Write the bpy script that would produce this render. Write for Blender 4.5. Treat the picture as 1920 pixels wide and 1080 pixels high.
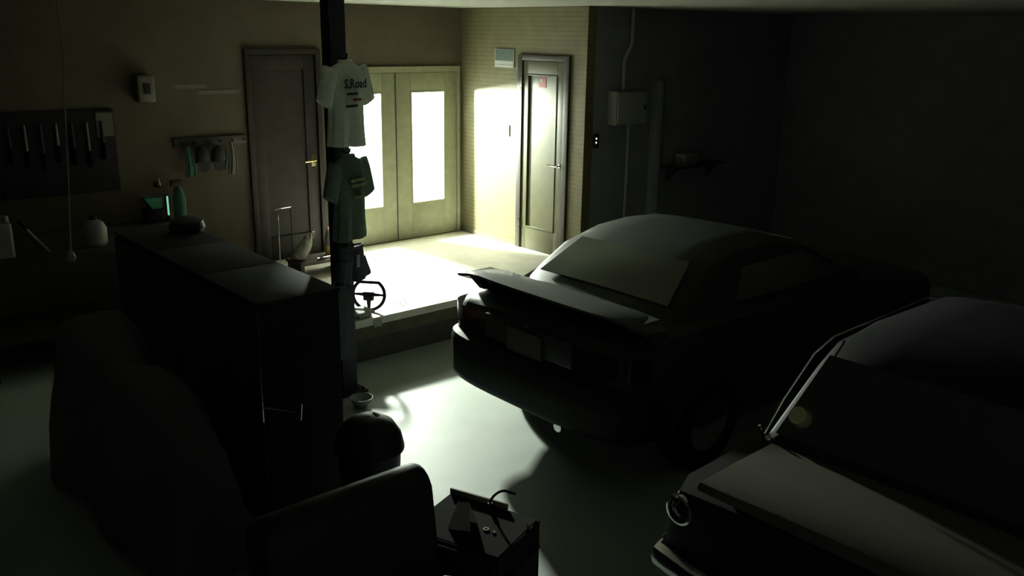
import bpy, bmesh, math, random
from mathutils import Vector, Matrix
random.seed(7)
for o in list(bpy.data.objects): bpy.data.objects.remove(o)
S = bpy.context.scene
COL = S.collection
# ------------------------------------------------------------------ camera
cd = bpy.data.cameras.new('camera'); cam = bpy.data.objects.new('camera', cd); COL.objects.link(cam)
S.camera = cam
FW = Vector((0.63666743, 0.72079962, -0.27404832)); RT = Vector((0.75233386, -0.65859779, 0.01557912)); UP = Vector((0.1692582, 0.21609455, 0.96158973))
m = Matrix((RT, UP, -FW)).transposed().to_4x4(); m.translation = Vector((-6.3614, -8.1158, 2.615))
cam.matrix_world = m
cd.sensor_width = 36; cd.lens = 36 * 1666.6 / 1920; cd.clip_start = .05; cd.clip_end = 60
# ------------------------------------------------------------------ world, exposure
w = bpy.data.worlds.new('night'); S.world = w; w.use_nodes = True
w.node_tree.nodes['Background'].inputs[0].default_value = (.01, .012, .02, 1)
w.node_tree.nodes['Background'].inputs[1].default_value = .1
vs = S.view_settings
vs.view_transform = 'Standard'; vs.look = 'None'; vs.gamma = 1; vs.use_curve_mapping = False; vs.exposure = 0.0
LAMP_W = 4100.0
LAMP = Vector((-1.06, .78, 1.97))
lt = bpy.data.lights.new('porch_lamp_light', 'POINT'); lt.energy = LAMP_W; lt.shadow_soft_size = .11; lt.color = (.93, 1.0, .89)
lo = bpy.data.objects.new('porch_lamp_light', lt); COL.objects.link(lo); lo.location = LAMP

# ------------------------------------------------------------------ materials
MATS = {}
def mat(name, col, rough=.6, metal=0., noise=.12, scale=12., bump=.0, coat=0., emit=None, estr=0., alpha=1., trans=0., spec=.5, lines=None):
    if name in MATS: return MATS[name]
    M = bpy.data.materials.new(name); M.use_nodes = True; nt = M.node_tree; b = nt.nodes['Principled BSDF']
    b.inputs['Roughness'].default_value = rough; b.inputs['Metallic'].default_value = metal
    b.inputs['Coat Weight'].default_value = coat; b.inputs['Coat Roughness'].default_value = .05
    b.inputs['Alpha'].default_value = alpha; b.inputs['Transmission Weight'].default_value = trans
    b.inputs['Specular IOR Level'].default_value = spec
    tc = nt.nodes.new('ShaderNodeTexCoord'); n = nt.nodes.new('ShaderNodeTexNoise'); n.inputs['Scale'].default_value = scale; n.inputs['Detail'].default_value = 4
    nt.links.new(tc.outputs['Object'], n.inputs['Vector'])
    r = nt.nodes.new('ShaderNodeValToRGB')
    r.color_ramp.elements[0].position = .3; r.color_ramp.elements[1].position = .7
    r.color_ramp.elements[0].color = (*[c * (1 - noise) for c in col], 1); r.color_ramp.elements[1].color = (*[min(1, c * (1 + noise)) for c in col], 1)
    nt.links.new(n.outputs['Fac'], r.inputs['Fac'])
    src = r.outputs['Color']; hsrc = n.outputs['Fac']
    if lines:                                   # horizontal board joints (pitch in metres)
        sx = nt.nodes.new('ShaderNodeSeparateXYZ'); nt.links.new(tc.outputs['Object'], sx.inputs[0])
        fr = nt.nodes.new('ShaderNodeMath'); fr.operation = 'MULTIPLY'; fr.inputs[1].default_value = 1 / lines; nt.links.new(sx.outputs['Z'], fr.inputs[0])
        f2 = nt.nodes.new('ShaderNodeMath'); f2.operation = 'FRACT'; nt.links.new(fr.outputs[0], f2.inputs[0])
        gt = nt.nodes.new('ShaderNodeMath'); gt.operation = 'GREATER_THAN'; gt.inputs[1].default_value = .1; nt.links.new(f2.outputs[0], gt.inputs[0])
        mx = nt.nodes.new('ShaderNodeMix'); mx.data_type = 'RGBA'; nt.links.new(gt.outputs[0], mx.inputs['Factor'])
        mx.inputs['A'].default_value = (*[c * .55 for c in col], 1); nt.links.new(src, mx.inputs['B']); src = mx.outputs['Result']; hsrc = gt.outputs[0]
    nt.links.new(src, b.inputs['Base Color'])
    if bump or lines:
        bp = nt.nodes.new('ShaderNodeBump'); bp.inputs['Strength'].default_value = bump or .25; bp.inputs['Distance'].default_value = .004
        nt.links.new(hsrc, bp.inputs['Height']); nt.links.new(bp.outputs[0], b.inputs['Normal'])
    if emit: b.inputs['Emission Color'].default_value = (*emit, 1); b.inputs['Emission Strength'].default_value = estr
    MATS[name] = M; return M

def glass_frosted():
    M = bpy.data.materials.new('frosted_glass'); M.use_nodes = True; nt = M.node_tree; nt.nodes.clear()
    out = nt.nodes.new('ShaderNodeOutputMaterial'); t = nt.nodes.new('ShaderNodeBsdfTransparent'); d = nt.nodes.new('ShaderNodeBsdfTranslucent')
    n = nt.nodes.new('ShaderNodeTexNoise'); n.inputs['Scale'].default_value = 60
    r = nt.nodes.new('ShaderNodeMapRange'); r.inputs['To Min'].default_value = .10; r.inputs['To Max'].default_value = .12
    nt.links.new(n.outputs['Fac'], r.inputs['Value'])
    t.inputs[0].default_value = (.97, .98, .96, 1); d.inputs[0].default_value = (.95, .97, .93, 1)
    mx = nt.nodes.new('ShaderNodeMixShader'); nt.links.new(r.outputs[0], mx.inputs[0]); nt.links.new(t.outputs[0], mx.inputs[1]); nt.links.new(d.outputs[0], mx.inputs[2]); nt.links.new(mx.outputs[0], out.inputs[0])
    return M
M_FROST = glass_frosted()
mat('floor', (.35, .385, .355), .5, noise=.05, scale=3, spec=.15)
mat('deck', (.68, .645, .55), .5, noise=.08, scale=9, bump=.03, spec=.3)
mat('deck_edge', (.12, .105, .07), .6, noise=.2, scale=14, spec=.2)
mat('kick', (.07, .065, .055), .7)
mat('wall_wood', (.125, .113, .058), .6, noise=.12, scale=7, lines=.045, spec=.3)
mat('wall_plain', (.085, .07, .048), .8, noise=.1, scale=5, bump=.05, spec=.3)
mat('wall_dark', (.19, .19, .21), .9, noise=.1, scale=5, bump=.05)
mat('ceiling', (.24, .245, .20), .85, noise=.05)
mat('porch', (.10, .105, .095), .8, noise=.03)
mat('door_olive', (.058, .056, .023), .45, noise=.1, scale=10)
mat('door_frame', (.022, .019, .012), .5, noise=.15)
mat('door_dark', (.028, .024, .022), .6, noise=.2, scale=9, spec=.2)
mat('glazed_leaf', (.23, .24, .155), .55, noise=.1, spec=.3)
mat('steel_dark', (.035, .036, .05), .6, spec=.2)
mat('steel_black', (.026, .026, .03), .75, spec=.08)
mat('chrome', (.75, .76, .75), .12, metal=1, noise=.03)
mat('brass', (.55, .45, .22), .3, metal=1, noise=.05)
mat('white_plastic', (.2, .2, .185), .4, noise=.04)
mat('grey_plastic', (.2, .2, .19), .5, noise=.06)
mat('pale_grey', (.26, .265, .25), .5, noise=.06)
mat('black_plastic', (.009, .009, .01), .5, spec=.3)
mat('black_rubber', (.006, .006, .006), .9, spec=.05)
mat('black_leather', (.018, .018, .02), .55, bump=.1, scale=80, spec=.25)
mat('paper', (.35, .35, .32), .8, noise=.03)
mat('paint_car', (.032, .036, .030), .5, coat=.12, noise=.04, spec=.1)
mat('paint_lower', (.02, .022, .02), .35, coat=.6, noise=.04)
mat('paint_classic', (.018, .018, .021), .5, noise=.06, spec=.1)
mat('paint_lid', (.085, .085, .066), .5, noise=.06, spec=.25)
mat('car_glass', (.11, .12, .09), .15, noise=.02, spec=.4)
mat('car_glass_old', (.05, .05, .055), .15, noise=.02, spec=.3)
mat('lamp_red', (.025, .004, .004), .2, coat=.5)
mat('lamp_amber', (.4, .16, .02), .15, coat=1)
mat('jersey', (.72, .76, .64), .85, noise=.1, scale=25, bump=.1)
mat('jersey_print', (.02, .02, .03), .8)
mat('tee', (.13, .18, .135), .9, noise=.15, scale=25, bump=.1)
mat('tee_print', (.3, .3, .14), .9)
mat('shorts', (.05, .055, .075), .9, noise=.15, scale=25)
mat('apron', (.05, .055, .055), .9, noise=.15, scale=25)
mat('red', (.22, .03, .02), .6)
mat('pink', (.5, .28, .24), .8)
mat('ochre', (.45, .35, .10), .8)
mat('green_sheet', (.08, .28, .2), .6)
mat('plate_green', (.07, .10, .08), .5, noise=.5, scale=60)
mat('wood_brown', (.05, .028, .016), .6, noise=.2)
mat('bag_white', (.2, .2, .16), .55, noise=.1, bump=.2, scale=20)
mat('cover_grey', (.08, .08, .087), .85, noise=.1, bump=.1, scale=30)
mat('cloth_pale', (.13, .11, .10), .9, noise=.15, scale=30)
mat('cloth_green', (.04, .10, .07), .9, noise=.15, scale=30)
mat('bench', (.03, .024, .02), .6, noise=.2)
mat('beige', (.10, .095, .07), .6)
mat('plate_dim', (.06, .05, .05), .6)
mat('sticker', (.7, .75, .35), .6)
mat('tray_green', (.03, .2, .12), .35, noise=.08)
mat('led_green', (.3, .9, .6), .4, emit=(.35, 1., .65), estr=.55)
mat('led_white', (.9, .9, .9), .4, emit=(.9, 1, .9), estr=3.0)
mat('bulb', (1, 1, .95), .4, emit=(.95, 1, .88), estr=60)

# ------------------------------------------------------------------ mesh helpers
def B(): return bmesh.new()
def box(bm, x0, x1, y0, y1, z0, z1, bev=0., seg=2):
    r = bmesh.ops.create_cube(bm, size=1); vs_ = r['verts']
    for v in vs_: v.co = Vector(((x0 + x1) / 2 + v.co.x * (x1 - x0), (y0 + y1) / 2 + v.co.y * (y1 - y0), (z0 + z1) / 2 + v.co.z * (z1 - z0)))
    if bev:
        es = list({e for v in vs_ for e in v.link_edges})
        bmesh.ops.bevel(bm, geom=es, offset=bev, segments=seg, affect='EDGES', profile=.6)
    return bm
def loft(bm, rings, closed=True, cap=True):
    R = [[bm.verts.new(p) for p in r] for r in rings]; n = len(rings[0])
    for a, b in zip(R, R[1:]):
        for i in range(n if closed else n - 1):
            j = (i + 1) % n
            try: bm.faces.new((a[i], a[j], b[j], b[i]))
            except ValueError: pass
    if cap and closed:
        for r, f in ((R[0], True), (R[-1], False)):
            try: bm.faces.new(list(reversed(r)) if f else r)
            except ValueError: pass
    return bm
def tube(bm, pts, r, n=8):
    pts = [Vector(p) for p in pts]; rings = []; up = Vector((0, 0, 1)); prev = None
    for i, p in enumerate(pts):
        d = (pts[min(i + 1, len(pts) - 1)] - pts[max(i - 1, 0)]).normalized()
        if prev is None:
            a = d.cross(up if abs(d.z) < .95 else Vector((1, 0, 0))).normalized()
        else: a = (prev - d * prev.dot(d)).normalized()
        prev = a; b = d.cross(a); rr = r[i] if isinstance(r, (list, tuple)) else r
        rings.append([p + (a * math.cos(2 * math.pi * k / n) + b * math.sin(2 * math.pi * k / n)) * rr for k in range(n)])
    return loft(bm, rings)
def lathe(bm, prof, n=24, c=(0, 0, 0)):
    return loft(bm, [[(c[0] + r * math.cos(2 * math.pi * k / n), c[1] + r * math.sin(2 * math.pi * k / n), c[2] + z) for k in range(n)] for r, z in prof])
def prism(bm, poly, d0, d1, axis='y'):
    def P(a, b, d): return {'y': (a, d, b), 'x': (d, a, b), 'z': (a, b, d)}[axis]
    return loft(bm, [[P(a, b, d0) for a, b in poly], [P(a, b, d1) for a, b in poly]])
def arc(c, r, a0, a1, n, plane='xz', y=0):
    out = []
    for k in range(n + 1):
        a = math.radians(a0 + (a1 - a0) * k / n); u, v = c[0] + r * math.cos(a), c[1] + r * math.sin(a)
        out.append({'xz': (u, y, v), 'xy': (u, v, y), 'yz': (y, u, v)}[plane])
    return out
def obj(name, bm, mt, parent=None, smooth=True, label=None):
    bmesh.ops.recalc_face_normals(bm, faces=bm.faces)
    me = bpy.data.meshes.new(name); bm.to_mesh(me); bm.free()
    me.materials.append(MATS[mt] if isinstance(mt, str) else mt)
    if smooth:
        me.polygons.foreach_set('use_smooth', [True] * len(me.polygons))
        me.set_sharp_from_angle(angle=math.radians(38))
    o = bpy.data.objects.new(name, me); COL.objects.link(o)
    if parent: o.parent = parent
    if label: o['label'] = label
    return o
def thing(name, label, cat, loc=(0, 0, 0), rz=0, group=None):
    o = bpy.data.objects.new(name, None); COL.objects.link(o); o.location = loc; o.rotation_euler = (0, 0, rz); o.empty_display_size = .1
    o['label'] = label; o['category'] = cat
    if group: o['group'] = group
    return o
def tag(o, label, cat, group=None):
    o['label'] = label; o['category'] = cat
    if group: o['group'] = group
    return o
def struct(o, label=None):
    o['kind'] = 'structure'
    if label: o['label'] = label
    return o
def bx(name, mt, *a, parent=None, bev=0., label=None): return obj(name, box(B(), *a, bev=bev), mt, parent, label=label)
def text_mesh(name, body, size, mt, parent, M, ext=.0008):
    c = bpy.data.curves.new(name, 'FONT'); c.body = body; c.size = size; c.align_x = 'CENTER'; c.align_y = 'CENTER'; c.extrude = ext; c.resolution_u = 2; c.offset = size * .02
    t = bpy.data.objects.new(name, c); COL.objects.link(t); bpy.context.view_layer.update()
    me = bpy.data.meshes.new_from_object(t.evaluated_get(bpy.context.evaluated_depsgraph_get())); bpy.data.objects.remove(t)
    me.transform(M); me.materials.clear(); me.materials.append(MATS[mt])
    o = bpy.data.objects.new(name, me); COL.objects.link(o); o.parent = parent; return o

# ------------------------------------------------------------------ the room
H = 2.89
struct(bx('floor', 'floor', -7.2, 3.5, -9.2, 0.0, -.1, 0), 'smooth pale grey garage floor with a dull gloss')
b = B(); box(b, -7.2, 3.5, -9.2, .15, H, H + .1); struct(obj('ceiling', b, 'ceiling'), 'pale flat garage ceiling')
b = B()   # back wall with openings for the dark door and the glazed double door
box(b, -7.2, -2.6, 0, .12, 0, H); box(b, -2.6, -1.8, 0, .12, 2.45, H); box(b, -2.6, -1.8, 0, .12, 0, .38)
box(b, -1.8, -1.76, 0, .12, 0, H); box(b, -1.76, -.04, 0, .12, 2.27, H); box(b, -1.76, -.04, 0, .12, 0, .38); box(b, -.04, .12, 0, .12, 0, H)
struct(obj('wall_back', b, 'wall_plain'), 'brown plastered wall holding the glazed double door')
b = B()
box(b, 0, .12, -.98, 0, 0, H); box(b, 0, .12, -1.74, -.98, 2.42, H); box(b, 0, .12, -1.74, -.98, 0, .38); box(b, 0, .12, -1.95, -1.74, 0, H)
struct(obj('wall_alcove', b, 'wall_wood'), 'yellowish wall of fine horizontal boards beside the panelled door')
struct(bx('wall_side', 'wall_dark', .12, 3.5, -1.95, -1.8, 0, H), 'unlit wall carrying the distribution box')
struct(bx('wall_right', 'wall_dark', 3.5, 3.62, -9.2, -1.8, 0, H))
struct(bx('wall_front', 'wall_dark', -7.2, 3.5, -9.32, -9.2, 0, H))
struct(bx('wall_left', 'wall_dark', -7.32, -7.2, -9.2, .12, 0, H))
struct(bx('baseboard_alcove', 'deck_edge', -.012, 0, -.98, 0, .38, .43))
# unseen porch box added outside the glazed doors to bounce the lamp light
struct(bx('floor_bounce_porch', 'porch', -2.6, .9, .12, 1.9, -.1, .3))
b = B(); box(b, -2.6, .9, 1.9, 2.0, .3, 2.75); box(b, -2.7, -2.6, .12, 2.0, .3, 2.75); box(b, .9, 1.0, .12, 2.0, .3, 2.75)
struct(obj('wall_bounce_porch', b, 'porch'), 'grey porch walls added to bounce lamp light behind the glass')
struct(bx('ceiling_bounce_porch', 'porch', -2.7, 1.0, .12, 2.0, 2.75, 2.85))
t = thing('porch_lamp', 'hanging porch bulb glowing behind the frosted glass doors', 'lamp', (LAMP.x, LAMP.y, 2.75))
obj('cord', tube(B(), [(0, 0, 0), (0, 0, -.46)], .004), 'black_plastic', t)
obj('socket', lathe(B(), [(.001, -.44), (.02, -.445), (.022, -.5), (.001, -.502)]), 'black_plastic', t)
obj('bulb', lathe(B(), [(.001, -.502), (.018, -.51), (.034, -.56), (.03, -.59), (.001, -.612)]), 'bulb', t)

# raised deck
t = thing('wooden_deck', 'raised wooden entrance deck with boarded front in front of the glazed doors', 'platform', (0, 0, 0))
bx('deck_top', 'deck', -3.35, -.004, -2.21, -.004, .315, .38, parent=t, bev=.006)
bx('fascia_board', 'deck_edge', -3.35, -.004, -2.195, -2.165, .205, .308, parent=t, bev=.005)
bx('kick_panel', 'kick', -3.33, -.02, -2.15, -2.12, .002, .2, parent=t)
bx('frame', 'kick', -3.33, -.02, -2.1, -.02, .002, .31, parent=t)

# glazed double door
d = thing('door_1', 'olive framed double door with two tall frosted glass panes', 'door'); del d['category']; d['kind'] = 'structure'
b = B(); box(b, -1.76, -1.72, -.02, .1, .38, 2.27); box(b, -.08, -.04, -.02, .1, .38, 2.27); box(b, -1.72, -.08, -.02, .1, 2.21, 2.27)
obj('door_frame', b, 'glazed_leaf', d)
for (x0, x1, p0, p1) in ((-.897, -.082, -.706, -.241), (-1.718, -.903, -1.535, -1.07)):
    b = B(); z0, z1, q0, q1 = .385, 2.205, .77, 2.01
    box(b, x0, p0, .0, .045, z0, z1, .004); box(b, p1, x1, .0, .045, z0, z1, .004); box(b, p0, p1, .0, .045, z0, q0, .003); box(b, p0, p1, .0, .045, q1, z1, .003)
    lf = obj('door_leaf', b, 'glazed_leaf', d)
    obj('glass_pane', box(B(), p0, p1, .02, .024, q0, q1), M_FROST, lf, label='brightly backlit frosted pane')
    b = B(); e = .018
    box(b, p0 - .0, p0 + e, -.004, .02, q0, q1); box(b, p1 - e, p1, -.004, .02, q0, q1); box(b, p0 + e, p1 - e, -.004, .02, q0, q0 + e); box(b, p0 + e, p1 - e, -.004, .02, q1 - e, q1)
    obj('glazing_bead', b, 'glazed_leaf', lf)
b = B(); box(b, -1.74, -1.70, .05, .1, .382, 2.24); box(b, -.10, -.06, .05, .1, .382, 2.24); box(b, -1.70, -.10, .05, .1, 2.18, 2.24); box(b, -1.70, -.10, .05, .1, .381, .42); box(b, -.93, -.87, .046, .06, .42, 2.18); obj('light_leak_block', b, 'glazed_leaf', d)  # rebate strips added to block porch light leaking round the leaves
bx('meeting_strip', 'steel_dark', -.904, -.896, -.006, .002, .39, 2.2, parent=d)
# panelled door in the alcove wall
d = thing('door_2', 'olive panelled door with lever handle in a dark frame', 'door'); del d['category']; d['kind'] = 'structure'
b = B(); box(b, -.03, .08, -1.05, -.98, .38, 2.42, .004); box(b, -.03, .08, -1.74, -1.67, .38, 2.42, .004); box(b, -.03, .08, -1.67, -1.05, 2.365, 2.42, .004)
obj('door_frame', b, 'door_frame', d); bx('light_leak_block', 'door_frame', .035, .08, -1.74, -.98, .381, 2.419, parent=d)  # unseen slab added behind the leaf to block light through its gaps
b = B(); ya, yb, pa, pb, za, zb = -1.665, -1.055, -1.565, -1.123, .62, 2.23
box(b, -.012, .03, ya, pa, .385, 2.36, .003); box(b, -.012, .03, pb, yb, .385, 2.36, .003); box(b, -.012, .03, pa, pb, .385, za, .003); box(b, -.012, .03, pa, pb, zb, 2.36, .003)
lf = obj('door_leaf', b, 'door_olive', d)
bx('panel', 'door_olive', .004, .02, pa, pb, za, zb, parent=lf)
b = B(); e = .016
for (y0, y1, z0, z1) in ((pa, pa + e, za, zb), (pb - e, pb, za, zb), (pa + e, pb - e, za, za + e), (pa + e, pb - e, zb - e, zb)): box(b, -.02, .006, y0, y1, z0, z1, .004)
obj('moulding', b, 'door_olive', lf)
b = B(); lathe(b, [(.001, 0), (.024, .001), (.022, .008), (.001, .009)]); bmesh.ops.rotate(b, verts=b.verts, matrix=Matrix.Rotation(-math.pi / 2, 3, 'Y')); bmesh.ops.translate(b, verts=b.verts, vec=(-.012, -1.63, 1.33))
tube(b, [(-.02, -1.63, 1.33), (-.055, -1.63, 1.33), (-.062, -1.61, 1.33), (-.06, -1.5, 1.335)], .009)
obj('lever_handle', b, 'chrome', d)
s = bx('sticker', 'red', .000, .0045, -1.385, -1.28, 2.1, 2.2, parent=lf, label='small red and white sticker')
bx('sticker_mark', 'paper', -.0012, .0005, -1.335, -1.295, 2.15, 2.185, parent=lf)
for z in (.62, 2.1): bx('hinge', 'chrome', -.034, -.028, -1.05, -1.03, z, z + .09, parent=d)
# dark door in the back wall
d = thing('door_3', 'dark brown panelled door with brass lever beside the hanging shirts', 'door'); del d['category']; d['kind'] = 'structure'
b = B(); box(b, -2.6, -2.545, -.03, .1, .38, 2.45, .004); box(b, -1.855, -1.8, -.03, .1, .38, 2.45, .004); box(b, -2.545, -1.855, -.03, .1, 2.4, 2.45, .004)
obj('door_frame', b, 'door_dark', d); bx('light_leak_block', 'door_dark', -2.6, -1.8, .045, .1, .381, 2.449, parent=d)  # added backing slab keeps porch light from leaking past the dark door
b = B(); box(b, -2.54, -2.42, .0, .04, .385, 2.395, .003); box(b, -1.98, -1.86, .0, .04, .385, 2.395, .003); box(b, -2.42, -1.98, .0, .04, .385, .62, .003); box(b, -2.42, -1.98, .0, .04, 2.26, 2.395, .003)
lf = obj('door_leaf', b, 'door_dark', d)
bx('panel', 'door_dark', -2.42, -1.98, .018, .03, .62, 2.26, parent=lf)
b = B()
tube(b, [(-1.91, .0, 1.36), (-1.91, -.05, 1.36), (-1.93, -.055, 1.36), (-2.03, -.053, 1.355)], .009); box(b, -1.935, -1.885, -.008, .002, 1.3, 1.42, .003)
obj('lever_handle', b, 'brass', d)

# wall fittings in the alcove
t = thing('wall_plaque', 'small framed plaque with green picture and white strip above the light switch', 'plaque', (0, -.74, 2.3))
bx('frame', 'pale_grey', -.014, -.001, -.16, .15, -.02, .17, parent=t, bev=.003)
bx('picture', 'plate_green', -.018, -.013, -.145, .135, .05, .16, parent=t)
for z in (-.012, .026): bx('white_strip', 'paper', -.018, -.013, -.15, .14, z, z + .016, parent=t)
t = thing('light_switch', 'white rectangular light switch on the brightly lit boarded wall', 'switch', (0, -.80, 1.62))
bx('plate', 'white_plastic', -.01, -.001, -.036, .036, -.06, .06, parent=t, bev=.002); bx('rocker', 'white_plastic', -.014, -.009, -.018, .018, -.03, .03, parent=t, bev=.002)

# fittings on the unlit wall
t = thing('distribution_box', 'pale grey electrical box fixed to the unlit wall', 'box', (.55, -1.95, 1.76))
bx('body', 'grey_plastic', -.23, .23, -.12, -.001, 0, .33, parent=t, bev=.008); dd = bx('door', 'pale_grey', -.215, .215, -.132, -.119, .015, .315, parent=t, bev=.005)
bx('latch', 'steel_black', .17, .195, -.14, -.131, .14, .19, parent=dd)
tag(obj('conduit', tube(B(), [(.61, -1.985, .3), (.61, -1.985, 1.0), (.61, -1.985, 1.755)], .013), 'pale_grey'), 'thin conduit running down from the bottom of the electrical box', 'pipe')
tag(obj('conduit', tube(B(), [(.50, -1.985, 2.10), (.50, -1.985, 2.4), (.56, -1.985, 2.48), (.60, -1.985, 2.55), (.60, -1.985, 2.885)], .02), 'pale_grey'), 'conduit rising from the electrical box to the ceiling', 'pipe')
t = thing('cable_duct', 'tall narrow grey cable duct standing beside the electrical box', 'duct', (1.05, -1.95, .3))
bx('trunking', 'grey_plastic', -.06, .06, -.06, -.001, 0, 1.89, parent=t, bev=.004); bx('cover', 'pale_grey', -.05, .05, -.066, -.059, .02, 1.87, parent=t, bev=.002)
t = thing('sensor_unit', 'small black unit with two white indicator lights on the unlit wall', 'sensor', (.155, -1.95, 1.6))
bx('case', 'steel_black', -.03, .03, -.03, -.001, -.06, .08, parent=t, bev=.004)
for z in (-.005, .035): obj('indicator_light', lathe(B(), [(.001, -.009), (.005, -.005), (.0065, 0), (.005, .005), (.001, .009)], 10, (-.012, -.032, z)), 'led_white', t)
t = thing('wall_shelf', 'narrow black bracket shelf on the unlit wall', 'shelf', (1.55, -1.95, 1.25))
bx('board', 'bench', -.35, .55, -.2, -.001, 0, .02, parent=t)
for x in (-.25, .45): obj('bracket', prism(B(), [(-.002, -.15), (-.002, 0), (-.17, 0)], x, x + .015, 'x'), 'steel_black', t)
t = thing('storage_carton', 'small pale carton on the black bracket shelf', 'box', (1.5, -2.06, 1.27))
bx('carton_body', 'grey_plastic', -.1, .1, -.07, .07, 0, .1, parent=t, bev=.003); bx('lid', 'pale_grey', -.103, .103, -.073, .073, .1, .125, parent=t, bev=.003)

# ------------------------------------------------------------------ column and hanging clothes
t = thing('steel_column', 'dark steel column standing before the deck, hung with clothes', 'column', (-3.145, -2.6, 0))
b = B(); box(b, -.06, .06, -.06, -.05, .016, H, .002); box(b, -.06, .06, .05, .06, .016, H, .002); box(b, -.005, .005, -.05, .05, .016, H)
obj('shaft', b, 'steel_dark', t); bx('base_plate', 'steel_dark', -.12, .12, -.12, .12, .001, .016, parent=t, bev=.003)
for x in (-.09, .09):
    for y in (-.09, .09): obj('bolt', lathe(B(), [(.001, 0), (.012, 0), (.012, .014), (.006, .014), (.006, .03), (.001, .03)], 8, (x, y, .016)), 'steel_black', t)
for z in (2.47, 1.84, 1.17): obj('hook', tube(B(), [(0, -.058, z - .02), (0, -.12, z - .03), (0, -.165, z - .02), (0, -.17, z + .01)], .006, 6), 'steel_black', t)
def ell(cx, cz, a, bb, y=0, n=28, fold=.0, ph=0, tilt=0):
    out = []
    for k in range(n):
        q = 2 * math.pi * k / n; f = 1 + fold * math.sin(5 * q + ph) + fold * .6 * math.sin(9 * q + 2.1 * ph)
        x = a * math.cos(q); out.append((cx + x * (1 + .25 * (f - 1)), y + bb * math.sin(q) * f, cz + tilt * x))
    return out
def shirt(name, label, loc, mt, w, L, sl, sw, neck, hemtilt=0, group=None):
    t = thing(name, label, 'shirt', loc, math.radians(20), group)
    rings = [ell(0, -.012, neck * .95, .03), ell(0, -.03, neck * 1.2, .035), ell(0, -.055, w * .8, .042), ell(0, -.09, w * .97, .05, fold=.06)]
    for k in range(1, 9):
        f = k / 8; rings.append(ell(.004 * math.sin(3 * f), -.09 - (L - .09) * f, w * (.97 - .05 * math.sin(f * 3)), .052 + .012 * f, fold=.10 + .16 * f, ph=f * 1.3, tilt=hemtilt * f))
    obj('torso', loft(B(), rings), mt, t)
    for s in (-1, 1):
        rr = []; n = 7
        for k in range(n):
            f = k / (n - 1); cx = s * (w * .80 + sw * f ** .8); cz = -.075 - sl * f
            a = .062 - .004 * f; rr.append([(cx + a * math.cos(2 * math.pi * q / 16) * (1.0), .04 * math.sin(2 * math.pi * q / 16) * (1 + .1 * math.sin(q)), cz + s * .55 * a * math.cos(2 * math.pi * q / 16)) for q in range(16)])
        obj('sleeve', loft(B(), rr), mt, t)
    ring = [(neck * math.cos(a), .028 * math.sin(a), -.012 - .022 * (1 if math.sin(a) < 0 else .2) * abs(math.sin(a))) for a in [2 * math.pi * k / 24 for k in range(25)]]
    obj('collar', tube(B(), ring, .007, 6), mt, t)
    return t
FY = -2.76
j = shirt('racing_jersey', 'pale grey short sleeved racing jersey with dark chest lettering, topmost on the column', (-3.155, FY, 2.445), 'jersey', .185, .585, .215, .085, .062, -.06)
RX = Matrix.Rotation(math.pi / 2, 4, 'X')
text_mesh('chest_lettering', 'S.Road', .085, 'jersey_print', j, Matrix.Translation((.02, -.068, -.165)) @ Matrix.Shear('XZ', 4, (.25, 0)) @ RX)
for k, (x, z, wd) in enumerate(((-.02, -.235, .10), (.03, -.275, .07), (-.03, -.315, .11))): bx('sponsor_print', 'jersey_print' if k != 1 else 'red', x - wd / 2, x + wd / 2, -.078, -.064, z, z + .014, parent=j)
bx('neck_label', 'paper', .005, .03, -.004, -.002, -.03, -.014, parent=j)
j = shirt('tee_shirt', 'dark green tee shirt with faded olive print hanging below the jersey', (-3.16, FY - .005, 1.815), 'tee', .165, .60, .225, .075, .058, .03)
for k, (x, z, wd) in enumerate(((0, -.19, .15), (.01, -.225, .17), (0, -.31, .1))): bx('chest_print', 'tee_print', x - wd / 2, x + wd / 2, -.082, -.066, z, z + .02, parent=j)
t = thing('work_shorts', 'navy shorts with a pale tag hanging lowest on the column', 'shorts', (-3.16, FY, 1.15), math.radians(20))
rings = [ell(0, 0, .125, .035), ell(0, -.03, .13, .04, fold=.05), ell(0, -.1, .14, .045, fold=.1)]
obj('waist', loft(B(), rings), 'shorts', t); obj('waistband', tube(B(), ell(0, 0, .126, .037) + [ell(0, 0, .126, .037)[0]], .008, 6), 'shorts', t)
for s in (-1, 1): obj('leg', loft(B(), [ell(s * .065, -.08, .078, .044), ell(s * .09, -.15, .082, .046, fold=.08), ell(s * .115, -.235, .085, .05, fold=.14, tilt=s * .35)]), 'shorts', t)
bx('tag', 'pale_grey', -.012, .022, -.06, -.056, -.14, -.05, parent=t)
t = thing('shop_apron', 'black shop apron hanging down the column beneath the shorts', 'apron', (-3.235, -2.70, .86))
obj('cloth', loft(B(), [ell(0, 0, .05, .008), ell(0, -.06, .10, .01, fold=.1), ell(0, -.2, .105, .011, fold=.4, ph=1), ell(.0, -.4, .11, .012, fold=.5, ph=2), ell(.0, -.56, .11, .012, fold=.6, ph=2.4)]), 'apron', t)
obj('strap', tube(B(), arc((0, -.0), .045, 0, 180, 10), .006, 6), 'apron', t)

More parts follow.
